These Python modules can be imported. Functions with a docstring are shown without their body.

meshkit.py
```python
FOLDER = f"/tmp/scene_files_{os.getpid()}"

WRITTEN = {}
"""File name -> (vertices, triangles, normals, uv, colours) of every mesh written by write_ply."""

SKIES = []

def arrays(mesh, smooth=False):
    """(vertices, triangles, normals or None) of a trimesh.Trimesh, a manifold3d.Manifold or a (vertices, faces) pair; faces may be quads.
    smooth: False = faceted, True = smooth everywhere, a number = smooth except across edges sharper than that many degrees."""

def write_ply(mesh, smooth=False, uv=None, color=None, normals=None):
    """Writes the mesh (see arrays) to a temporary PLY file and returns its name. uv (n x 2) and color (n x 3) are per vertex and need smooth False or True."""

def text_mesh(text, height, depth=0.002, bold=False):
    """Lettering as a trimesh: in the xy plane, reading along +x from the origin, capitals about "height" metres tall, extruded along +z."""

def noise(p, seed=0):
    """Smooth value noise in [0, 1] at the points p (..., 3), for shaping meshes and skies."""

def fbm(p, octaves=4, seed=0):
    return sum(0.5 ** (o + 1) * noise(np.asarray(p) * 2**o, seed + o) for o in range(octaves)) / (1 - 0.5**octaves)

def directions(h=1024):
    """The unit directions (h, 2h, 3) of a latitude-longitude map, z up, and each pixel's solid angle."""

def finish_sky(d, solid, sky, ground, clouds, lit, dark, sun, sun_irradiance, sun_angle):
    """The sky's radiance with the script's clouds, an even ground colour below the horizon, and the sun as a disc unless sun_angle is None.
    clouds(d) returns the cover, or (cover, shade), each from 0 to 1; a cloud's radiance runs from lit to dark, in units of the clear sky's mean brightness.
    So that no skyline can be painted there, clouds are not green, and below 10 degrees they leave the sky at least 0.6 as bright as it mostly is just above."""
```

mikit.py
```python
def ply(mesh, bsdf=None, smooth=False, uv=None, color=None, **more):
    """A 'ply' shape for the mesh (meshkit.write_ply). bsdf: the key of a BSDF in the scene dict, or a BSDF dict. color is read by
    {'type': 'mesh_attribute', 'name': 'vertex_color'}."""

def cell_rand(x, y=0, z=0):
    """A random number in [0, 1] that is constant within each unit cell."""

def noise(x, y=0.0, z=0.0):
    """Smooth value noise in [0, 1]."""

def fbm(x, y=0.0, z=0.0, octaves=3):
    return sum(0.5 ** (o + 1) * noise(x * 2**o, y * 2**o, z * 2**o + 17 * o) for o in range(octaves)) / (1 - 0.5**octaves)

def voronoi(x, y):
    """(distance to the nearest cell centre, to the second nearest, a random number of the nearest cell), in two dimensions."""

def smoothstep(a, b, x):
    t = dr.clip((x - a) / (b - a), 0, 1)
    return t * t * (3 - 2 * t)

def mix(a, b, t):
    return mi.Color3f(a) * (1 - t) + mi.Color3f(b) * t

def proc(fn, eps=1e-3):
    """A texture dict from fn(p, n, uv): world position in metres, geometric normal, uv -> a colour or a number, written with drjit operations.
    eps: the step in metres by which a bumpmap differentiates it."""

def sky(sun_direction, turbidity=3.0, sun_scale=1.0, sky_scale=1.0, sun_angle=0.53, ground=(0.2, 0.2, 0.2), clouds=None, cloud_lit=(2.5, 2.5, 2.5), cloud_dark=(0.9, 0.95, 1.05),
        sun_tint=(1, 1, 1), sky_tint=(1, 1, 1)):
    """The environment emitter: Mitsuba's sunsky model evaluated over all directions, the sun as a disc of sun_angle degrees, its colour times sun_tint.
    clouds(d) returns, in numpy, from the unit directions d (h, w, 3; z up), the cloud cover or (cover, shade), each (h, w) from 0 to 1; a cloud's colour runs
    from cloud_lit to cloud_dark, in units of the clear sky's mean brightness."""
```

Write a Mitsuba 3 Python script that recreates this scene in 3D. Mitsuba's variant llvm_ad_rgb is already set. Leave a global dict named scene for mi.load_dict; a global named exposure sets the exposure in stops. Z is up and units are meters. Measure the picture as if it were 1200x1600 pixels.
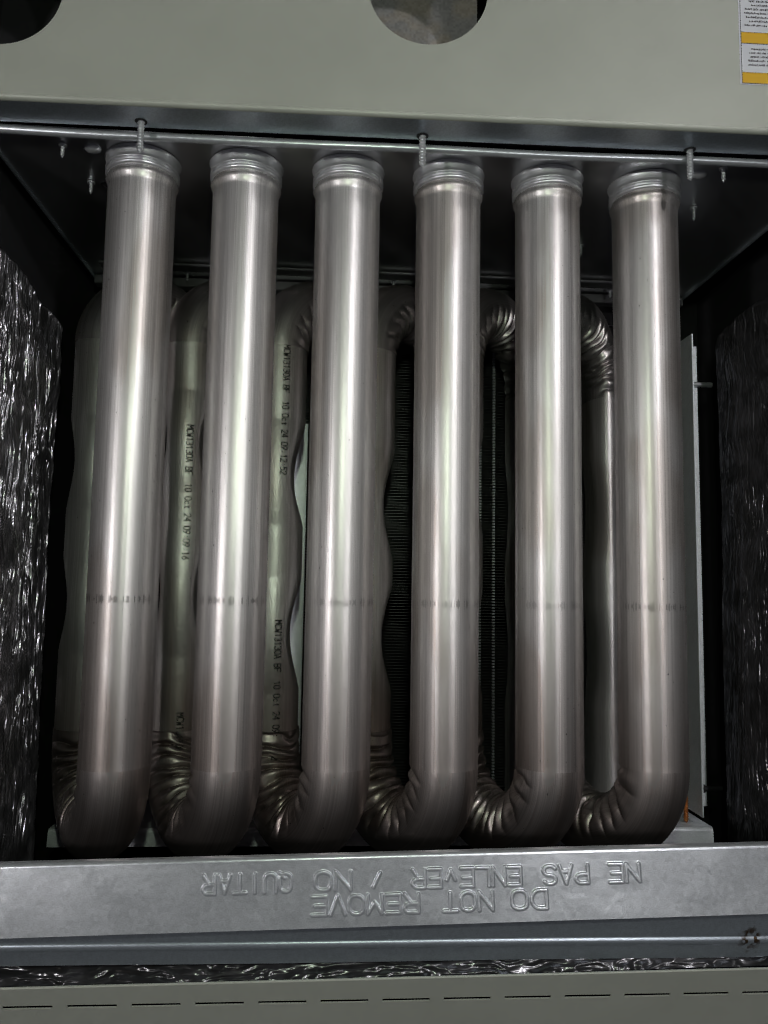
import math
import numpy as np, trimesh, drjit as dr, mitsuba as mi, mikit, meshkit
from shapely import Polygon, Point, LineString, box as sbox, union_all
from mikit import proc, noise, fbm, voronoi, smoothstep, mix
T = mi.ScalarTransform4f
rng = np.random.default_rng(7)
scene, labels = {}, {}
exposure = 0.0

# ------------------------------------------------------------------ camera (world: x right, y into the cabinet, z up; metres)
EYE = np.array([-0.0442, -0.5964, -0.3287])
RIGHT, FWD, UP = np.array([[0.9979, 0.0613, -0.0220], [-0.0632, 0.9933, -0.0967], [0.0159, 0.0979, 0.9951]]).T
scene['camera'] = {'type': 'perspective', 'fov': math.degrees(2 * math.atan(600 / 1229.16)), 'fov_axis': 'x', 'near_clip': 0.02, 'far_clip': 20.0,
                   'to_world': T().look_at(origin=EYE.tolist(), target=(EYE + FWD).tolist(), up=UP.tolist())}

# ------------------------------------------------------------------ light: LED work lamps standing in a dim room behind the camera
scene['room_light'] = {'type': 'constant', 'radiance': {'type': 'rgb', 'value': [0.022, 0.0225, 0.025]}}
LAMPS = [  # name, position, half width, half height, radiance
    ('work_lamp', (0.80, -1.30, 0.85), 0.050, 0.050, (55.0, 54.5, 54.0), 'high square LED work lamp right of the camera'),
    ('work_lamp_001', (0.50, -1.30, 0.30), 0.025, 0.035, (355.0, 350.0, 349.0), 'middle LED work lamp standing right of the camera'),
    ('work_lamp_002', (0.50, -1.30, -0.28), 0.025, 0.035, (165.0, 162.0, 161.0), 'lower LED work lamp standing right of the camera'),
    ('work_lamp_003', (-0.95, -1.30, -0.28), 0.035, 0.050, (225.0, 218.0, 215.0), 'LED work lamp standing left of the camera'),
    ('work_lamp_004', (-0.035, -0.67, -0.135), 0.008, 0.026, (215.0, 256.0, 192.0), 'small greenish lamp above the camera'),
]

# ------------------------------------------------------------------ helpers
def add(key, mesh, bsdf, smooth=False, label=None, cat=None, group=None, kind=None, **kw):
    n, base = 0, key
    while key in scene:
        n += 1
        key = f'{base}_{n:03d}'
    scene[key] = mikit.ply(mesh, bsdf, smooth, **kw)
    tag(key, label, cat, group, kind)
    return key

def tag(key, label=None, cat=None, group=None, kind=None):
    d = {k: v for k, v in (('label', label), ('category', cat), ('group', group), ('kind', kind)) if v}
    if d:
        labels[key] = d

def bx(x0, x1, y0, y1, z0, z1, bev=0.0):
    if bev <= 0:
        m = trimesh.creation.box((x1 - x0, y1 - y0, z1 - z0))
        m.apply_translation(((x0 + x1) / 2, (y0 + y1) / 2, (z0 + z1) / 2))
        return m
    pts = []
    for k in range(3):
        for sx in (0, 1):
            for sy in (0, 1):
                for sz in (0, 1):
                    b = [bev, bev, bev]
                    b[k] = 0
                    pts.append([(x0 + b[0], x1 - b[0])[sx], (y0 + b[1], y1 - b[1])[sy], (z0 + b[2], z1 - b[2])[sz]])
    return trimesh.Trimesh(pts).convex_hull

cat_ = trimesh.util.concatenate

def grid(P):
    """Quad sheet from an array of points (n, m, 3)."""
    n, m = P.shape[:2]
    i = np.arange(n * m).reshape(n, m)
    f = np.stack([i[:-1, :-1], i[1:, :-1], i[1:, 1:], i[:-1, 1:]], -1).reshape(-1, 4)
    f = np.vstack([f[:, [0, 1, 2]], f[:, [0, 2, 3]]])
    return trimesh.Trimesh(P.reshape(-1, 3), f, process=False)

def strip(profile, xs, fn=None):
    """A (y, z) profile drawn along x."""
    pr = np.asarray(profile, float)
    P = np.zeros((len(xs), len(pr), 3))
    P[..., 0] = np.asarray(xs)[:, None]
    P[..., 1], P[..., 2] = pr[:, 0], pr[:, 1]
    if fn is not None:
        P = fn(P)
    return grid(P)

def lathe(profile, cx, cy, n=72):
    """A (r, z) profile turned round the vertical through (cx, cy)."""
    pr = np.asarray(profile, float)
    a = np.linspace(0, 2 * math.pi, n + 1)
    P = np.stack([cx + pr[:, 0] * np.cos(a)[:, None], cy + pr[:, 0] * np.sin(a)[:, None], np.broadcast_to(pr[:, 1], (n + 1, len(pr)))], -1)
    return grid(P)

def wall_sheet(poly, y, t):
    """A shapely (x, z) outline as an upright sheet whose front face stands at y."""
    m = trimesh.creation.extrude_polygon(poly, t, engine='earcut')
    v = m.vertices
    m.vertices = np.stack([v[:, 0], y + v[:, 2], v[:, 1]], 1)
    m.fix_normals()
    return m

def rgb(*c):
    return {'type': 'rgb', 'value': list(c)}

def sm(a, b, x):
    t = np.clip((x - a) / (b - a), 0, 1)
    return t * t * (3 - 2 * t)

# ------------------------------------------------------------------ materials
def tube_tint(p, n, uv):
    g = noise(uv.x * 3000, uv.y * 7) * 0.5 + noise(uv.x * 1100, uv.y * 4, 3) * 0.3 + noise(uv.x * 6000, uv.y * 30, 8) * 0.2   # drawing lines along the tube
    big = fbm(uv.x * 14, uv.y * 7, 5, octaves=3)
    c = mix((0.42, 0.398, 0.398), (0.87, 0.845, 0.845), dr.clip(g * 0.95 + big * 0.5 - 0.22, 0, 1))
    stain = smoothstep(0.50, 0.68, fbm(uv.x * 30, uv.y * 9, 12, octaves=3))
    c = c * mix((1.0, 1.0, 1.0), (0.80, 0.765, 0.74), stain)
    d, _, r = voronoi(uv.x * 150, uv.y * 105)                                              # pits
    speck = smoothstep(0.09, 0.03, d * (0.7 + 2.0 * noise(r * 977.0))) * dr.select(r > 0.80, 1.0, 0.0) * smoothstep(0.42, 0.62, noise(uv.x * 18, uv.y * 13, 21))
    # a ring of short burn ticks left by the bending die on the front of each tube
    lu = uv.x - 0.3
    lu = lu - dr.floor(lu / 1.7) * 1.7
    t = noise(uv.x * 900, 2.0) * 0.6 + noise(uv.x * 2100, 9.0) * 0.4
    long_ = noise(uv.x * 1300, 14.0)
    ring = smoothstep(0.0010 + 0.0042 * long_, 0.0004 + 0.0024 * long_, dr.abs(uv.y - 0.3385)) * smoothstep(0.46, 0.60, t) * smoothstep(0.036, 0.022, dr.abs(lu - 0.122 + 0.012 * (noise(uv.x * 0.6, 5.0) - 0.5)))
    # brown tint plus painted-in shade of the bends, fading out along the straight legs
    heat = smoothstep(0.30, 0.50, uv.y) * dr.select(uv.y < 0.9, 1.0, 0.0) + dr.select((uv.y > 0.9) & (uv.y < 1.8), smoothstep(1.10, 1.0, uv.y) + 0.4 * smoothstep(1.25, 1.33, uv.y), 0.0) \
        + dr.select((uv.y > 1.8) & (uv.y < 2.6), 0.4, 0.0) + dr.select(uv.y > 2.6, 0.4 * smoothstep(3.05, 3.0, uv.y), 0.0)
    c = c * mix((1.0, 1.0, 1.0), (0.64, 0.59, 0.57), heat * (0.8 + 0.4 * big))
    return c * (1 - 0.75 * speck) * (1 - 0.5 * ring * (0.45 + 0.75 * noise(uv.x * 0.59 + 3.0)))

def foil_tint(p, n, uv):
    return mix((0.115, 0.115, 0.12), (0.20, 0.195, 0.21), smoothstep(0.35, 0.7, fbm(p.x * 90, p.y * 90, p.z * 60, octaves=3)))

def galv_tint(p, n, uv):
    d, e, r = voronoi(p.x * 420 + p.y * 190, p.z * 420 + p.y * 270)
    big = fbm(p.x * 16, p.y * 16, p.z * 22, octaves=4)
    fine = noise(p.x * 1500, p.y * 1500, p.z * 1500)
    v = 0.74 + 0.06 * (r - 0.5) + 0.08 * (big - 0.5) + 0.16 * (fine - 0.5)
    rust = smoothstep(0.011, 0.003, dr.sqrt(dr.square(p.x - 0.2335) + dr.square((p.z + 0.5525) * 1.1)) + 0.006 * (noise(p.x * 320, p.z * 320) - 0.5)) * smoothstep(-0.03, -0.05, p.y)
    return mix(mi.Color3f(0.95, 0.985, 1.05) * v, (0.13, 0.075, 0.04), rust * smoothstep(0.3, 0.6, noise(p.x * 500, p.z * 500)))

def galv_rough(p, n, uv):
    d, e, r = voronoi(p.x * 420 + p.y * 190, p.z * 420 + p.y * 270)
    return 0.285 + 0.05 * r + 0.10 * (fbm(p.x * 30, p.y * 30, p.z * 30) - 0.5)

def paint_bump(p, n, uv):
    return 0.00006 * noise(p.x * 900, p.y * 900, p.z * 900)

def paint_tint(p, n, uv):
    f = fbm(p.x * 22, p.y * 22, p.z * 22, octaves=3)
    return mi.Color3f(0.345, 0.358, 0.318) * (0.92 + 0.16 * f)

def inner_tint(p, n, uv):
    f = fbm(p.x * 60, p.y * 60, p.z * 60, octaves=4)
    return mix((0.25, 0.245, 0.25), (0.31, 0.28, 0.25), smoothstep(0.4, 0.65, f)) * (0.85 + 0.3 * noise(p.x * 600, p.z * 600))

def cond(a_along, a_round, tint):
    # tangent = round the tube; drawing lines run along it, so the gloss spreads round it
    return {'type': 'roughconductor', 'material': 'none', 'distribution': 'ggx', 'alpha_u': a_round, 'alpha_v': a_along, 'specular_reflectance': tint}

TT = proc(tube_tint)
WT = proc(lambda p, n, uv: 0.58 - 0.22 * dr.select(uv.y < 0.9, smoothstep(0.40, 0.52, uv.y), dr.select((uv.y > 1.8) & (uv.y < 2.6), 1.0, 0.0)))
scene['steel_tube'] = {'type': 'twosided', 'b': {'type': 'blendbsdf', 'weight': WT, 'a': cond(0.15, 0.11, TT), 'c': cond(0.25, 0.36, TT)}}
def pebble(p, n, uv):                                                   # strained orange-peel skin of the pressed legs
    return 0.00012 * noise(uv.x * 1100, uv.y * 650) + 0.00005 * noise(uv.x * 420, uv.y * 240, 3)
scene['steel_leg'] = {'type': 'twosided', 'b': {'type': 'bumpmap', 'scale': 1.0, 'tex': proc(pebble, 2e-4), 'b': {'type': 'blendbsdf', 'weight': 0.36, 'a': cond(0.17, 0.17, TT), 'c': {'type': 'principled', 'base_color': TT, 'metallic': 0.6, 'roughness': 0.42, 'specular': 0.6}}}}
scene['galvanized'] = {'type': 'twosided', 'b': {'type': 'principled', 'base_color': proc(galv_tint), 'metallic': 0.74, 'roughness': proc(galv_rough), 'specular': 0.5}}
scene['dark_plate'] = {'type': 'twosided', 'b': {'type': 'principled', 'base_color': rgb(0.50, 0.505, 0.53), 'metallic': 0.93, 'roughness': 0.26, 'specular': 0.5}}
scene['dull_zinc'] = {'type': 'twosided', 'b': {'type': 'principled', 'base_color': proc(lambda p, n, uv: galv_tint(p, n, uv) * mi.Color3f(0.54, 0.58, 0.61)), 'metallic': 0.8, 'roughness': 0.34, 'specular': 0.5}}
scene['zinc_plate'] = {'type': 'twosided', 'b': {'type': 'principled', 'base_color': proc(galv_tint), 'metallic': 0.3, 'roughness': 0.40, 'specular': 0.5}}
scene['collar_zinc'] = {'type': 'twosided', 'b': {'type': 'principled', 'base_color': rgb(0.80, 0.80, 0.84), 'metallic': 0.80, 'roughness': 0.36}}
scene['bright_zinc'] = {'type': 'twosided', 'b': {'type': 'principled', 'base_color': rgb(0.80, 0.82, 0.86), 'metallic': 0.75, 'roughness': 0.26}}
scene['beige_paint'] = {'type': 'twosided', 'b': {'type': 'bumpmap', 'scale': 1.0, 'tex': proc(paint_bump, 2e-4), 'b': {'type': 'principled', 'base_color': proc(paint_tint), 'roughness': 0.42, 'specular': 0.45, 'metallic': 0.12}}}
scene['foil'] = {'type': 'twosided', 'b': {'type': 'principled', 'base_color': proc(foil_tint), 'metallic': 0.85, 'roughness': 0.21, 'specular': 0.5}}
scene['shaded_foil'] = {'type': 'twosided', 'b': {'type': 'principled', 'base_color': proc(lambda p, n, uv: foil_tint(p, n, uv) * 0.55), 'metallic': 0.8, 'roughness': 0.22, 'specular': 0.5}}  # same foil, darkened in colour for the shade on the right wall
scene['black_sheet'] = {'type': 'twosided', 'b': {'type': 'principled', 'base_color': rgb(0.018, 0.018, 0.02), 'roughness': 0.6, 'specular': 0.3}}
scene['inner_sheet'] = {'type': 'twosided', 'b': {'type': 'principled', 'base_color': proc(inner_tint), 'roughness': 0.55, 'metallic': 0.2}}
scene['fin_metal'] = {'type': 'twosided', 'b': {'type': 'principled', 'base_color': rgb(0.13, 0.13, 0.135), 'metallic': 0.7, 'roughness': 0.4}}
scene['ink'] = {'type': 'twosided', 'b': {'type': 'principled', 'base_color': rgb(0.012, 0.012, 0.012), 'roughness': 0.6, 'specular': 0.3}}
scene['label_white'] = {'type': 'twosided', 'b': {'type': 'principled', 'base_color': rgb(0.58, 0.59, 0.64), 'roughness': 0.65}}
scene['label_yellow'] = {'type': 'twosided', 'b': {'type': 'principled', 'base_color': rgb(0.62, 0.36, 0.012), 'roughness': 0.65}}
scene['label_ink'] = {'type': 'twosided', 'b': {'type': 'principled', 'base_color': rgb(0.07, 0.065, 0.08), 'roughness': 0.5}}
scene['copper'] = {'type': 'twosided', 'b': {'type': 'principled', 'base_color': rgb(0.62, 0.24, 0.08), 'metallic': 0.8, 'roughness': 0.4}}
scene['lamp_black'] = {'type': 'twosided', 'b': {'type': 'principled', 'base_color': rgb(0.03, 0.03, 0.03), 'roughness': 0.5}}

# ------------------------------------------------------------------ the lamps themselves
for name, c, hw, hh, rad, text in LAMPS:
    c = np.array(c)
    aim = np.array([0, 0, -0.25]) - c
    M = np.eye(4)
    z = aim / np.linalg.norm(aim)
    x = np.cross([0, 0, 1.0], z); x /= np.linalg.norm(x)
    M[:3, 0], M[:3, 1], M[:3, 2], M[:3, 3] = x, np.cross(z, x), z, c
    h = bx(-hw - .012, hw + .012, -hh - .012, hh + .012, -.06, -.002, .006); h.apply_transform(M)
    add(name + '__housing', h, 'lamp_black')
    e = trimesh.Trimesh([[-hw, -hh, 0], [hw, -hh, 0], [hw, hh, 0], [-hw, hh, 0]], [[0, 1, 2], [0, 2, 3]], process=False); e.apply_transform(M)
    scene[name + '__lens'] = {**mikit.ply(e, 'lamp_black'), 'emitter': {'type': 'area', 'radiance': {'type': 'rgb', 'value': list(rad)}}}
    tag(name, text, 'lamp', 'work lamps behind the camera')

# ------------------------------------------------------------------ the setting: the cabinet's sheet metal
WX0, WX1 = -0.318, 0.372
add('cabinet_wall', bx(WX0 - .004, WX0, -.06, .275, -.62, .30), 'black_sheet', label='black left side wall of the furnace cabinet behind the foil insulation', kind='structure')
add('cabinet_wall', bx(WX1, WX1 + .004, -.06, .275, -.62, .30), 'black_sheet', label='black right side wall of the furnace cabinet behind the foil insulation', kind='structure')
add('back_wall', bx(WX0, WX1, .271, .275, -.62, .30), 'black_sheet', label='black back wall of the furnace cabinet', kind='structure')
add('cabinet_floor', bx(WX0, WX1, -.058, .271, -.604, -.600), 'black_sheet', label='black floor of the cabinet under the tubes', kind='structure')

# ------------------------------------------------------------------ stroke font
def arc(cx, cy, rx, ry, a0, a1, n=10):
    a = np.radians(np.linspace(a0, a1, n))
    return [(cx + rx * math.cos(t), cy + ry * math.sin(t)) for t in a]
W_ = 0.62
OV = arc(W_ / 2, .7, W_ / 2, .3, 0, 180) + arc(W_ / 2, .3, W_ / 2, .3, 180, 360) + [(W_, .7)]
BOWL = [(0, 1), (.36, 1)] + arc(.36, .76, .26, .24, 90, -90) + [(0, .52)]
FONT = {
    'N': [[(0, 0), (0, 1), (W_, 0), (W_, 1)]], 'E': [[(W_, 0), (0, 0), (0, 1), (W_, 1)], [(0, .52), (.5, .52)]],
    'P': [[(0, 0), (0, 1)], BOWL], 'R': [[(0, 0), (0, 1)], BOWL, [(.34, .52), (W_, 0)]],
    'A': [[(0, 0), (W_ / 2, 1), (W_, 0)], [(.11, .34), (.51, .34)]],
    'S': [arc(.31, .76, .30, .24, 25, 270) + arc(.31, .26, .31, .26, 90, -155)],
    'L': [[(0, 1), (0, 0), (W_, 0)]], 'V': [[(0, 1), (W_ / 2, 0), (W_, 1)]], 'v': [[(.1, .62), (W_ / 2, .06), (.52, .62)]],
    '/': [[(.16, .12), (.46, .88)]], 'O': [OV], '0': [OV], 'Q': [OV, [(.36, .26), (.64, -.04)]],
    'U': [[(0, 1), (0, .3)] + arc(.31, .3, .31, .3, 180, 360) + [(W_, 1)]],
    'I': [[(.31, 0), (.31, 1)]], 'T': [[(.31, 0), (.31, 1)], [(0, 1), (W_, 1)]],
    'D': [[(0, 0), (0, 1), (.3, 1)] + arc(.3, .5, .32, .5, 90, -90) + [(0, 0)]],
    'M': [[(0, 0), (0, 1), (.31, .4), (W_, 1), (W_, 0)]], 'W': [[(0, 1), (.14, 0), (.31, .6), (.48, 0), (W_, 1)]],
    'C': [arc(.33, .72, .3, .28, 25, 180) + arc(.33, .28, .3, .28, 180, 335)],
    'B': [[(0, 0), (0, 1)], BOWL, [(.34, .52)] + arc(.36, .26, .26, .26, 90, -90) + [(0, 0)]],
    'F': [[(0, 0), (0, 1), (W_, 1)], [(0, .52), (.48, .52)]],
    '1': [[(.12, .8), (.34, 1), (.34, 0)]], '2': [arc(.31, .7, .3, .3, 165, -20) + [(0, 0), (W_, 0)]],
    '3': [arc(.28, .76, .3, .24, 150, -90) + arc(.28, .26, .34, .26, 90, -150)],
    '4': [[(.45, 0), (.45, 1), (0, .34), (W_, .34)]], '5': [[(.58, 1), (.06, 1), (.04, .56)] + arc(.28, .32, .32, .32, 110, -150)],
    '6': [[(.5, 1), (.1, .5)] + arc(.31, .3, .3, .3, 150, 510)], '9': [arc(.31, .7, .3, .3, 0, 360) + [(.52, .5), (.14, 0)]],
    'c': [arc(.31, .3, .27, .3, 40, 320)], 't': [[(.3, .8), (.3, .08), (.46, 0)], [(.12, .56), (.5, .56)]],
    ':': [[(.3, .2), (.3, .26)], [(.3, .62), (.3, .68)]],
}

def strokes(text, pitch, h):
    """Polylines of a text, h tall, letters pitch apart."""
    out = []
    for k, ch in enumerate(text):
        for line in FONT.get(ch, []):
            out.append([(k * pitch + x * pitch * 1.22, y * h) for x, y in line])
    return out

# ------------------------------------------------------------------ vestibule plate: the underside that the tubes hang from
VP = 'vestibule_plate'
tag(VP, 'dark galvanized plate overhead with six collars from which the tubes hang', 'metal plate')
CXT = [(i - 2.5) * 0.08 for i in range(6)]
def plate_bend(P):
    P[..., 2] += 0.0006 * (meshkit.noise(P * [18, 18, 0]) - .5)
    return P
pts = np.zeros((120, 60, 3))
pts[..., 0] = np.linspace(-.305, .335, 120)[:, None]
pts[..., 1] = np.linspace(-.044, .239, 60)[None]
pts[..., 2] = 0.0
add(VP + '__sheet', grid(plate_bend(pts)), 'dark_plate', True)
# rolled front lip, slightly wavy
xs = np.linspace(-.33, .34, 160)
a = np.linspace(0, 2 * math.pi, 19)
P = np.zeros((160, 19, 3))
cy = -.0455 - .0115 * xs + .0004 * np.sin(xs * 23) - .0012 * sm(.2, .33, xs)
cz = -.0040 + .0004 * np.sin(xs * 31 + 1) + .0016 * sm(-.2, -.3, xs)
P[..., 0], P[..., 1], P[..., 2] = xs[:, None], cy[:, None] + .0030 * np.cos(a), cz[:, None] + .0030 * np.sin(a)
add(VP + '__rolled_lip', grid(P), 'galvanized', True)
add(VP + '__edge_strip', bx(-.3075, -.3050, -.04, .239, -.0030, .0020, .0006), 'dull_zinc')
add(VP + '__edge_strip', bx(.3350, .3375, -.04, .239, -.0030, .0020, .0006), 'dull_zinc')
add(VP + '__stiffener', bx(-.29, .30, .188, .204, -.0040, -.0010, .0008), 'fin_metal')
add(VP + '__rear_flange', bx(-.305, .335, .226, .239, -.0110, -.0010, .0008), 'fin_metal')
for i, x in enumerate(CXT):
    prof = [(.0288, -.0004), (.0280, -.0012), (.0275, -.0030), (.0272, -.0058), (.0273, -.0072), (.0278, -.0080), (.0280, -.0087), (.0277, -.0094), (.0264, -.0098), (.0262, -.0108),
            (.0268, -.0113), (.0276, -.0117), (.0279, -.0126), (.0276, -.0137), (.0265, -.0145), (.0254, -.0147)]
    add(VP + '__collar', lathe(prof, x, 0), 'collar_zinc', 50)

def screw(key, x, y, z, L, r=.0020, head=True):
    """A self-tapping screw hanging point down from (x, y, z)."""
    n, turns = 18, max(4, int(L / .0023))
    m = turns * 8 + 1
    zz = np.linspace(0, -L, m)
    a = np.linspace(0, 2 * math.pi, n + 1)
    ph = (a[None] / (2 * math.pi) - (-zz[:, None]) / .0023) % 1.0
    prof = np.abs(ph - .5) * 2
    R = r * (0.62 + 0.42 * prof) * np.clip((L - (-zz[:, None])) / (.0022), .25, 1)
    P = np.stack([x + R * np.cos(a), y + R * np.sin(a), np.broadcast_to(z + zz[:, None], R.shape)], -1)
    parts = [grid(P)]
    if head:
        c = trimesh.creation.cylinder(r * 1.9, .0010, sections=20); c.apply_translation((x, y, z - .0005)); parts.append(c)
    return add(key, cat_(parts), 'bright_zinc', 40)

for x, y, L in ((-.2546, -.0215, .0105), (-.2500, .0330, .0100), (.2490, -.0344, .0115), (.2545, .0280, .0115), (.1827, .1100, .0105), (-.205, .212, .009), (.012, .214, .009), (.248, .214, .009)):
    screw(VP + '__screw', x, y, -.0005 if y < .2 else -.001, L, .0017)
for x, y in ((-.2335, -.0180), (.2345, -.0240)):
    d = trimesh.creation.icosphere(3, 1.0); d.apply_scale((.0062, .0050, .0032)); d.apply_translation((x, y, -.0004))
    add(VP + '__raised_dimple', d, 'bright_zinc', True)
add(VP + '__punched_hole', lathe([(.0040, -.0009), (.0034, -.0004), (.0001, -.0003)], -.2391, .0353, 20), 'black_sheet')

# ------------------------------------------------------------------ upper front panel with burner air holes
FP = 'front_panel'
tag(FP, 'grey beige painted panel above the tubes with round air holes', 'panel')
yaw = -0.0121
def turned(m):
    m.vertices[:, 1] += yaw * m.vertices[:, 0]
    return m
outline = sbox(-.345, .0035, .345, .26).difference(union_all([Point(.0134, .0968).buffer(.0426, 48), Point(-.2830, .0814).buffer(.0426, 48), Point(.3080, .1110).buffer(.0426, 48)]))
add(FP + '__face', turned(wall_sheet(outline, -.0790, .0016)), 'beige_paint')
q = [(-.0790, .0036)] + [(-.0760 - .0030 * math.cos(t), .0030 - .0030 * math.sin(t)) for t in np.linspace(.05, math.pi / 2, 8)] + []
add(FP + '__folded_edge', turned(strip(q, np.linspace(-.345, .345, 40))), 'beige_paint', 50)
add(FP + '__underside_flange', turned(strip([(-.0760, .0000), (-.0510, .0000), (-.0503, .0008)], np.linspace(-.345, .345, 40))), 'dull_zinc')
for x, y in ((-.1885, -.0560), (.0128, -.0560), (.2125, -.0558)):
    y -= .0002
    key = screw(FP + '__screw', x, y, -.0004, .0235, .0025, False)
    add(FP + '__shaded_screw_dimple', lathe([(.0044, -.0002), (.0038, -.0006), (.0030, -.0007), (.0022, -.0004)], x, y, 24), 'black_sheet', True)  # black ring painted in for the small shade at the screw base
# behind the holes
add('burner_compartment__baffle', bx(-.110, .060, -.014, -.012, .0045, .26), 'inner_sheet')
add('burner_compartment__rear_sheet', bx(-.335, .335, .006, .008, .0045, .26), 'black_sheet')
add('burner_compartment__floor_sheet', bx(-.335, .335, -.070, .006, .0030, .0042), 'black_sheet')
tag('burner_compartment', 'stained grey inner sheet seen through the round holes of the upper panel', 'compartment')

# ------------------------------------------------------------------ warning label on the upper panel
WL = 'warning_label'
tag(WL, 'white sticker with yellow bands and tiny upside-down print on the upper panel', 'sticker')
def flat(x0, x1, z0, z1, y):
    return turned(trimesh.Trimesh([[x0, y, z0], [x1, y, z0], [x1, y, z1], [x0, y, z1]], [[0, 1, 2], [0, 2, 3]], process=False))
add(WL + '__backing', flat(.2385, .2900, .0357, .1500, -.0793), 'label_white')
for z0, z1 in ((.0368, .0447), (.0673, .0755)):
    add(WL + '__yellow_band', flat(.2401, .2900, z0, z1, -.07955), 'label_yellow')
for z0, z1 in ((.0363, .0368), (.0447, .0450), (.0668, .0673), (.0755, .0758)):
    add(WL + '__rule', flat(.2397, .2900, z0, z1, -.07958), 'label_ink')
add(WL + '__rule', flat(.2396, .2400, .0363, .1500, -.07962), 'label_ink')
quads = []
for row, z in enumerate([.0500, .0532, .0562, .0592, .0622] + [.0805 + .0031 * k for k in range(8)]):
    x = .2420 + .0045 * rng.random() * (1 + (row % 3 == 1))
    while x < .2880:
        w = rng.uniform(.0022, .0068)
        s = x
        while s < x + w:                        # illegible marks
            lw = rng.uniform(.0005, .0010)
            h0, h1 = rng.uniform(-.0002, .0003), rng.uniform(.0009, .0016)
            quads.append(flat(s, s + lw, z + h0, z + h1, -.07958)); s += lw + rng.uniform(.0001, .0004)
        x += w + .0012
add(WL + '__print', cat_(quads), 'label_ink', kind='stuff')

# ------------------------------------------------------------------ the six heat exchanger tubes
RT = 0.0254
ZB, ZT = -0.4580, -0.1180
DXS, DY2 = (-0.0520, -0.0560, -0.0570, -0.0570, -0.0570, -0.0575), 0.1000
DX3, DY3 = 0.0205, 0.1720
NA = 72

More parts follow.
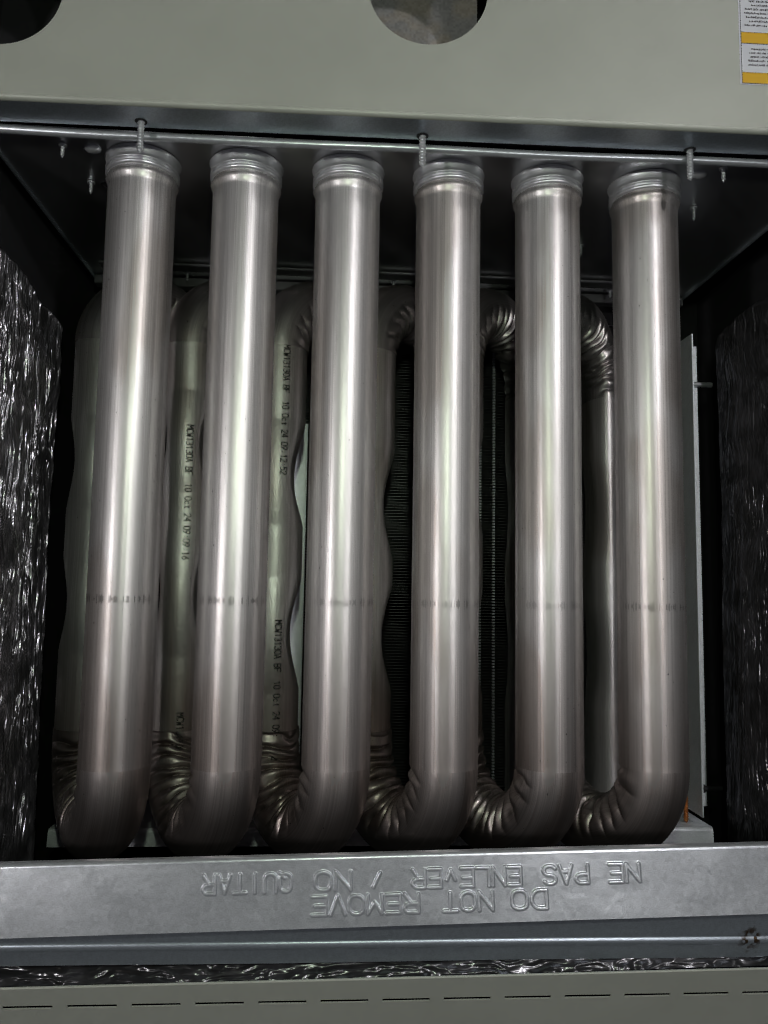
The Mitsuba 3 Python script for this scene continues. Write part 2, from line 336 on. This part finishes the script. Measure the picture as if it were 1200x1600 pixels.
def sweep(C, A, B, ang, rad, s0, uoff):
    """Rings round the centres C with axes A, B; rad (n, m, 2): offsets along A and B. Returns mesh and uv (round, along in metres)."""
    P = C[:, None] + A[:, None] * rad[..., :1] + B[:, None] * rad[..., 1:]
    m = grid(P)
    step = np.r_[0, np.cumsum(np.linalg.norm(np.diff(C, axis=0), axis=1))]
    uv = np.stack([np.broadcast_to(ang * RT + uoff, P.shape[:2]), np.broadcast_to((s0 + step)[:, None], P.shape[:2])], -1).reshape(-1, 2)
    return m, uv, s0 + step[-1]

ang = np.linspace(0, 2 * math.pi, NA + 1)
CIRC = np.stack([np.cos(ang), np.sin(ang)], -1)

def bump(z, c, half):
    t = np.clip(np.abs(z - c) / half, 0, 1)
    return np.cos(t * math.pi / 2) ** 0.9 * (t < 1)

def pinched(zz, w, grow, dimples, depth, ang=ang):
    """Straight-leg section: x half-width limited to w, dimpled from both sides at the heights given."""
    n = len(zz)
    lim = np.broadcast_to(np.asarray(w, float), (n,)).copy()
    for c, half in dimples:
        lim -= depth * bump(zz, c, half)
    x, y = np.cos(ang)[None] * RT, np.sin(ang)[None] * RT
    lim = lim[:, None]
    k = 9.0
    if ang.ndim == 2:
        lim, x, y = lim[:, 0][None], x[0], y[0, :] * 0 + np.sin(ang) * RT
    x = x / (1 + (np.abs(x) / lim) ** k) ** (1 / k)
    y = y * (1 + grow * (1 - lim / RT))
    return np.stack(np.broadcast_arrays(x, y), -1)

def ubend(c0, c1, z0, down, s0, uoff, seed, n=230, shape0=1.0, shape1=1.0, ext=(0.0, 0.0)):
    """A U bend from c0 to c1 with crushed ripples on its inner side; ext: straight lengths before and after, rippled too."""
    c0, c1 = np.array(c0), np.array(c1)
    d = c1 - c0
    R = np.hypot(*d) / 2
    e = np.array([d[0], d[1], 0]) / (2 * R)
    side = np.array([-e[1], e[0], 0])
    zs = np.array([0, 0, -1.0 if down else 1.0])
    L = math.pi * R
    s = np.linspace(-ext[0], L + ext[1], n)
    th = np.clip(s / R, 0, math.pi)
    over0, over1 = np.clip(-s, 0, None), np.clip(s - L, 0, None)
    mid = np.array([(c0[0] + c1[0]) / 2, (c0[1] + c1[1]) / 2, z0])
    out = -e * np.cos(th)[:, None] + zs * np.sin(th)[:, None]         # away from the centre of the bend
    C = mid + out * R - zs * (over0 + over1)[:, None]
    r = np.random.default_rng(seed)
    inner = np.clip(-np.cos(ang), -1, 1)[None]                           # +1 on the inner side
    wgt = sm(-.32, .50, inner)
    nr = 15
    # ripple phase runs unevenly along the bend and bends round the section
    warp = np.cumsum(np.repeat(r.uniform(.55, 1.5, n // 10 + 1), 10)[:n]); warp = warp / warp[-1]
    warp = np.convolve(np.pad(warp, 12, 'edge'), np.ones(25) / 25, 'valid')
    skew = 0.035 * np.sin(ang * 1.0 + r.uniform(0, 6))[None] + .018 * np.sin(ang * 3 + r.uniform(0, 6))[None] * np.sin(warp * 9)[:, None]
    ph = (warp[:, None] + skew) * nr + 0.45 * (meshkit.noise(np.stack(np.broadcast_arrays(warp[:, None] * 22, ang[None] * 2.2, seed * 1.0), -1)) - .5)
    wave = np.abs(np.sin(math.pi * ph)) ** 0.55                         # narrow valleys between rounded folds
    amp = .0052 * (.55 + .9 * meshkit.noise(np.stack(np.broadcast_arrays(warp[:, None] * 13, ang[None] * 1.3, 40.0 + seed), -1)))
    fade = sm(0, .06, warp) * sm(1, .94, warp)
    rr = RT - wgt * fade[:, None] * amp * (1 - wave) + wgt * fade[:, None] * .0007
    t = np.linspace(0, 1, n)
    fl = (shape0 + (shape1 - shape0) * sm(.3, .97, t))[:, None]
    # flattening acts on the world-x part; blended over the bend
    rad = np.stack([np.cos(ang)[None] * rr, np.sin(ang)[None] * rr], -1)
    B = np.broadcast_to(np.cross(out, np.gradient(C, axis=0)), C.shape)
    B = B / np.linalg.norm(B, axis=1, keepdims=True)
    P = C[:, None] + out[:, None] * rad[..., :1] + B[:, None] * rad[..., 1:]
    if shape1 != 1.0:
        dx = P[..., 0] - C[:, None, 0]
        dy = P[..., 1] - C[:, None, 1]
        P[..., 0] = C[:, None, 0] + dx * fl
        P[..., 1] = C[:, None, 1] + dy * (1 + .45 * (1 - fl))
    m = grid(P)
    uv = np.stack([np.broadcast_to(ang * RT + uoff, P.shape[:2]), np.broadcast_to((s0 + s)[:, None], P.shape[:2])], -1).reshape(-1, 2)
    return m, uv

EX, EY = np.array([[1.0, 0, 0]]), np.array([[0, 1.0, 0]])

def leg(cx, cy, z0, z1, s0, uoff, shape):
    n = max(8, int(abs(z1 - z0) / .0022))
    zz = np.linspace(z0, z1, n)
    C = np.stack([np.full(n, cx), np.full(n, cy), zz], -1)
    return sweep(C, np.repeat(EX, n, 0), np.repeat(EY, n, 0), ang, shape(zz), s0, uoff)

def front_shape(zz):
    r = np.full(len(zz), RT)
    r += .0020 * np.exp(-((zz + .0188) / .0023) ** 2)                    # bead under the collar
    r += .00022 * np.exp(-((zz - ZB - .0008) / .0007) ** 2)              # faint bend-start ring
    r += .00012 * np.exp(-((zz + .3385) / .0010) ** 2)
    return r[:, None, None] * CIRC[None]

def code_mesh(lines, cx, cy, phi0, z_top, dim):
    """Printing wrapped on a straight tube: reads downwards, letter tops to the right. lines: (x along, y up) strokes; phi0: the angle of its base line."""
    g = union_all([LineString(l).buffer(.00042, 3) for l in lines])
    out = []
    for poly in getattr(g, 'geoms', [g]):
        v, f = trimesh.creation.triangulate_polygon(poly, engine='earcut')
        out.append(trimesh.Trimesh(np.c_[v, np.zeros(len(v))], f, process=False))
    m = cat_(out)
    al, up = m.vertices[:, 0], m.vertices[:, 1]
    p = phi0 + up / RT
    o = pinched(z_top - al, RT * 1.06, .25, dim, .0125, p[None])[0] * (1 + .00025 / RT)
    m.vertices = np.stack([cx + o[:, 0], cy + o[:, 1], z_top - al], -1)
    return m

TUBE_TEXT = ['leftmost bare steel heat exchanger tube, beside the left foil insulation', 'second steel heat exchanger tube from the left, with a printed code on its rear leg',
             'third steel heat exchanger tube from the left, with two printed codes on its rear leg', 'fourth steel heat exchanger tube from the left, right of the wide dark gap',
             'fifth steel heat exchanger tube from the left, second from the right', 'rightmost bare steel heat exchanger tube, in front of the galvanized end plate']
DIM = {0: ((-.225, .040), (-.345, .040)), 1: ((-.205, .045), (-.335, .052)), 2: ((-.2290, .046), (-.3680, .048)), 3: ((-.2560, .048), (-.3700, .046)), 4: ((-.235, .045), (-.375, .045)), 5: ((-.24, .045), (-.37, .045))}
for i, x in enumerate(CXT):
    DX2 = DXS[i]
    key = 'heat_exchanger_tube' + (f'_{i:03d}' if i else '')
    tag(key, TUBE_TEXT[i], 'metal tube', 'row of six heat exchanger tubes')
    uo = 1.7 * i + .3
    m, uv, s = leg(x, 0, -.0140, ZB, .0140, uo, front_shape)
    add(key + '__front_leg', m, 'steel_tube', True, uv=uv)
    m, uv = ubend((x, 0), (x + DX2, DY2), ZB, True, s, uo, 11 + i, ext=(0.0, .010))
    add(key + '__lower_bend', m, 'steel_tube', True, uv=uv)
    def mid_shape(zz, i=i):
        q_ = pinched(zz, RT * 1.06, .25, DIM[i], .0125)
        return q_ * (1 + .008 * np.exp(-((zz - (-.232, -.290)[i % 2]) / .0009) ** 2) + .010 * np.exp(-((zz - ZT + .001) / .0009) ** 2))[:, None, None]
    m, uv, s = leg(x + DX2, DY2, ZB + .0100, ZT, 1.0, uo + .5, mid_shape)
    add(key + '__middle_leg', m, 'steel_leg', True, uv=uv)
    FLT = 0.62
    m, uv = ubend((x + DX2, DY2), (x + DX3, DY3), ZT, False, 2.0, uo + .9, 31 + i, shape1=FLT, ext=(0.0, .020))
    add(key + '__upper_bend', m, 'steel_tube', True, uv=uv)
    def rear_shape(zz):
        q_ = pinched(zz, RT * 5, 0, (), 0)
        q_[..., 0] *= FLT
        q_[..., 1] *= 1 + .45 * (1 - FLT)
        for c, half in ((-.25, .05), (-.39, .05)):
            q_[..., 0] *= 1 - .22 * bump(zz, c, half)[:, None]
        return q_
    m, uv, s = leg(x + DX3, DY3, ZT - .020, -.5280, 3.0, uo + 1.3, rear_shape)
    add(key + '__rear_leg', m, 'steel_leg', True, uv=uv)

def code(i, text, phi, z, pitch=.0036, h=.0056):
    key = 'heat_exchanger_tube' + (f'_{i:03d}' if i else '')
    add(key + '__printed_code', code_mesh(strokes(text, pitch, h), CXT[i] + DXS[i], DY2, math.radians(phi), z, DIM[i]), 'ink')
code(1, 'MCW13130A BF  10 Oct 24 09:09:16', 279, -.1920)
code(1, 'MCW13130A BF  10 Oct 24', 281, -.4330)
code(2, 'MCW13130A BF  10 Oct 24 09:12:52', 281, -.1180)
code(2, 'MCW13130A BF  10 Oct 24 09:12:52', 280, -.3560)

# ------------------------------------------------------------------ behind the tubes: finned coil, strap, end plate, header, bracket
fins, tabs = [], []
for k in range(163):
    z = -.040 - .0030 * k
    fins.append(bx(-.292, .305, .216 + rng.uniform(-.0004, .0004), .250, z - .00022, z + .00022))
    for x in (.0985, .1060, .1205, -.0160, -.182, .26):
        tabs.append(bx(x - .0013, x + .0013, .2120, .2155, z - .0007, z + .0007))
add('finned_coil__fin_stack', cat_(fins), 'fin_metal', kind='stuff')
add('finned_coil__fin_tabs', cat_(tabs), 'galvanized', kind='stuff')
tag('finned_coil', 'dark coil of thin horizontal fins in the gaps behind the tubes', 'coil')
add('support_strap', bx(-.0905, -.0745, .2065, .2090, -.16, -.50), 'zinc_plate', label='narrow pale metal strap behind the third tube from the left', cat='strap')
EP = 'end_plate'
tag(EP, 'upright galvanized plate behind the rightmost tube', 'metal plate')
add(EP + '__sheet', bx(.2950, .3165, .158, .160, -.5300, -.0790, .0004), 'zinc_plate')
add(EP + '__side_flange', bx(.2935, .2952, .120, .160, -.5300, -.0790, .0004), 'zinc_plate')
HB = 'header_bracket'
tag(HB, 'galvanized bracket with a folded front lip low behind the rightmost tube', 'bracket')
add(HB + '__shelf', bx(-.285, .3030, .122, .215, -.5400, -.5385), 'zinc_plate')
lipm = strip([(.122, -.5385), (.1205, -.5395), (.1195, -.5420), (.1185, -.5530), (.1195, -.5532)], np.linspace(-.285, .3030, 30))
add(HB + '__front_lip', lipm, 'zinc_plate', 40)
screw_key = screw('copper_screw', .2850, .135, -.5145, .0240, .0024, False)
scene[screw_key]['bsdf'] = {'type': 'ref', 'id': 'copper'}
tag('copper_screw', 'small copper coloured screw standing on the low bracket at right', 'screw')
for k, (x0, x1, y, z) in enumerate(((.3040, .3300, .156, -.1190), (.3120, .3300, .156, -.5130))):
    c = trimesh.creation.cylinder(.0026, x1 - x0, sections=16); c.apply_transform(trimesh.transformations.rotation_matrix(math.pi / 2, [0, 1, 0])); c.apply_translation(((x0 + x1) / 2, y, z))
    h = trimesh.creation.icosphere(2, .0040); h.apply_scale((.6, 1, 1)); h.apply_translation((x0, y, z))
    add('insulation_pin', cat_([c, h]), 'bright_zinc' if k == 0 else 'black_sheet', 40, label=('upper metal pin through the right foil insulation edge', 'lower black pin beside the galvanized end plate')[k], cat='pin')

# ------------------------------------------------------------------ crumpled foil insulation on both side walls
def crumple(u, v, seed, fx, fz, amp):
    q = np.stack([u * 1.0, v * 1.0, np.full_like(u, seed * 3.7)], -1)
    wx = (meshkit.fbm(q * [34, 22, 1], 3, seed) - .5) * .022
    wz = (meshkit.fbm(q * [30, 18, 1], 3, seed + 9) - .5) * .05
    out = 0
    for k, (a, f) in enumerate(((1.0, 1.0), (.55, 2.1), (.30, 4.3))):
        n = meshkit.noise(np.stack([(u + wx) * fx * f, (v + wz) * fz * f, np.full_like(u, seed + k * 5.0)], -1), seed + k)
        out = out + a * (1 - np.abs(2 * n - 1)) ** 2.2
    big = meshkit.fbm(q * [11, 7, 1], 3, seed + 20) - .5
    return amp * (out - .8) + .010 * big

def blanket(sign, x, y1, ztop, seed, fx, fz, amp):
    ny, nz = (580, 760) if sign < 0 else (420, 620)
    Y, Z = np.meshgrid(np.linspace(-.055, y1, ny), np.linspace(-.598, ztop, nz), indexing='ij')
    # ragged top edge and a hem that turns back to the wall at its far end
    Zr = Z + (Z - Z.min()) / (ztop - Z.min()) * (.020 * (meshkit.fbm(np.stack([Y * 26, Y * 0, Y * 0 + seed], -1), 3, seed) - .5) - .016 * sm(.06, y1, Y))
    d = crumple(Y, Zr, seed, fx, fz, amp)
    e = sm(y1, y1 - .014, Y) * sm(ztop, ztop - .012, Z)
    xx = x + sign * .024 * sm(.125, .0, Y) if sign > 0 else x
    X = xx - sign * (d * (.25 + .75 * e)) + sign * .018 * (1 - np.sqrt(np.clip(e, 0, 1)))
    Yr = Y + .004 * (meshkit.fbm(np.stack([Z * 30, Y * 0, Y * 0 + 3 + seed], -1), 3, seed) - .5) * sm(.05, y1, Y)
    return grid(np.stack([X, Yr, Zr], -1))
add('foil_insulation', blanket(-1, -.300, .136, -.072, 3, 400, 20, .0021), 'foil', True, label='crumpled shiny black foil insulation on the left side wall', cat='insulation')
add('foil_insulation', blanket(1, .322, .142, -.058, 8, 470, 24, .0011), 'shaded_foil', True, label='black foil insulation on the right side wall, shade painted into its colour', cat='insulation')
# ------------------------------------------------------------------ the galvanized bar with embossed words
BAR_T = math.atan(.0212)
def tilt(P):
    x, z = P[..., 0].copy(), P[..., 2].copy()
    P[..., 2] = -.4990 + (z + .4985) * math.cos(BAR_T) + x * math.sin(BAR_T)
    P[..., 0] = x * math.cos(BAR_T) - (z + .4985) * math.sin(BAR_T)
    return P
PX = lambda px: .1568 - .000411 * (995 - px)
words = [('NE', 995, 945, 0), ('PAS', 913, 838, 0), ('ENLEvER', 806, 625, 0), ('/', 592, 570, 0), ('NO', 541, 484, 0), ('QUITAR', 450, 308, 0),
         ('DO', 845, 788, 1), ('NOT', 760, 679, 1), ('REMOVE', 645, 471, 1)]
lines = []
CAP = .0107
for w, p0, p1, row in words:
    x0, x1 = PX(p0), PX(p1)
    pitch = (x0 - x1) / (len(w) - .28)
    base = -.0069 - .0141 * row
    for l in strokes(w, pitch * .93, CAP):
        lines.append(LineString([(x0 - a_, base - b_) for a_, b_ in l]))
art = union_all(lines)
import shapely
bx_, bz_ = np.linspace(-.33, .33, 2000), np.r_[np.linspace(0, -.0392, 124)]
GX, GZ = np.meshgrid(bx_, bz_, indexing='ij')
D = np.full(GX.shape, .01)
win = (GX > -.135) & (GX < .165) & (GZ < -.003) & (GZ > -.038)
D[win] = shapely.distance(art, shapely.points(GX[win], GZ[win]))
hgt = .00080 * sm(.00135, .00065, D)
hgt += .0012 * (meshkit.fbm(np.stack([GX * 9, GZ * 20, GX * 0], -1), 3, 4) - .5) +   .00005 * (meshkit.noise(np.stack([GX * 260, GZ * 260, GX * 0], -1), 6) - .5)
back = np.tan(math.radians(7.0))
FY = -.0815 - hgt + (GZ + .0392) * back
P = np.stack([GX, FY, -.4990 + GZ], -1)
topr = .0026
rim = []
for t in np.linspace(math.pi / 2, .12, 8):                                  # rounded top edge and the return behind it
    rim.append(np.stack([bx_, FY[:, 0] + topr - topr * math.cos(t), np.full(len(bx_), -.4990 + topr * math.sin(t))], -1))
behind = [np.stack([bx_, FY[:, 0] + d_, np.full(len(bx_), -.4990 + topr - .0004 * d_)], -1) for d_ in (.0062, .0048, .0036)]
P = np.concatenate([np.stack(behind, 1), np.stack(rim, 1), P], 1)
low = np.stack([bx_, FY[:, -1] + .0012, np.full(len(bx_), -.4990 - .0396)], -1)
low2 = np.stack([bx_, FY[:, -1] + .010, np.full(len(bx_), -.4990 - .0393)], -1)
P = np.concatenate([P, low[:, None], low2[:, None]], 1)
BAR = 'retaining_bar'
tag(BAR, 'galvanized bar across the tubes with upside-down embossed DO NOT REMOVE in three languages', 'metal bar')
add(BAR + '__embossed_face', grid(tilt(P)), 'galvanized', 55)

# ------------------------------------------------------------------ sill plate, insulation edge and louvred lower panel
xs = np.linspace(-.345, .345, 90)
pr = [(-.050, -.5340), (-.0735, -.5345), (-.0745, -.5355), (-.0722, -.5506)] + [(-.0718 - .0013 * math.sin(t), -.5535 + .0026 * math.cos(t)) for t in np.linspace(.15, math.pi - .15, 7)] + [(-.0716, -.5564), (-.0690, -.5655), (-.0670, -.5660)]
def wob(P):
    P[..., 1] += .0005 * np.sin(P[..., 0] * 21)
    return P
add('sill_plate', strip(pr, xs, wob), 'dull_zinc', 35, label='dull galvanized sill strip with a pressed rib just below the embossed bar', cat='metal strip')
n1, n2 = 700, 34
U, V = np.meshgrid(np.linspace(-.345, .345, n1), np.linspace(0, 1, n2), indexing='ij')
q = np.stack([U, V * .02, U * 0], -1)
rid = 1 - np.abs(2 * meshkit.noise(q * [42, 300, 1] + meshkit.fbm(q * [40, 80, 1], 2, 3)[..., None] * 3, 5) - 1)
rd2 = 1 - np.abs(2 * meshkit.noise(q * [130, 600, 1], 15) - 1)
yy = -.0705 + .0150 * V - .0022 * rid - .0009 * rd2
zz = -.5742 + .0165 * U + .0125 * np.sin(V * math.pi / 2) + .0040 * (meshkit.fbm(q * [45, 0, 1], 3, 8) - .5) * V + .0010 * rid
add('insulation_edge', grid(np.stack([U, yy, zz], -1)), 'shaded_foil', True, label='ragged grey insulation edge above the louvred lower panel', cat='insulation')

LP = 'lower_panel'
LEAN = math.radians(26)
def lean(m):
    y, z = m.vertices[:, 1] + .0765, m.vertices[:, 2] + .573
    m.vertices[:, 1] = -.0765 + y * math.cos(LEAN) - z * math.sin(LEAN)
    m.vertices[:, 2] = -.573 + z * math.cos(LEAN) + y * math.sin(LEAN)
    return m
tag(LP, 'grey beige painted lower panel with a row of short louvre slots', 'panel')
slots = [(-.2431 + .0393 * k - (.0 if k else .0), ) for k in range(-3, 16)]
cuts = []
for (x0,) in slots:
    cuts.append(sbox(x0, -.5911 + .006 * x0 - .0008, x0 + .0297, -.5890 + .006 * x0 - .0008).buffer(.0003))
top = Polygon([(-.345, -.66), (.345, -.66), (.345, -.5672), (-.345, -.5786)])
add(LP + '__face', lean(wall_sheet(top.difference(union_all(cuts)), -.0765, .0010)), 'beige_paint')
add(LP + '__top_fold', lean(strip([(-.0765, -.0003), (-.0762, .0004), (-.0756, .0006), (-.0750, .0004)], xs, lambda P: np.stack([P[..., 0], P[..., 1], P[..., 2] - .5729 + .01652 * P[..., 0]], -1))), 'beige_paint', 50)
for (x0,) in slots:
    lv = strip([(-.0759, -.5884), (-.0754, -.5893), (-.0750, -.5900), (-.0746, -.5907)], np.linspace(x0 + .0002, x0 + .0295, 4), lambda P, x0=x0: P + np.array([0, 0, .006 * x0 - .0008]))
    add(LP + '__louvre', lean(lv), 'beige_paint', 50)
add(LP + '__backing', lean(bx(-.345, .345, -.0700, -.0690, -.66, -.5815)), 'black_sheet')
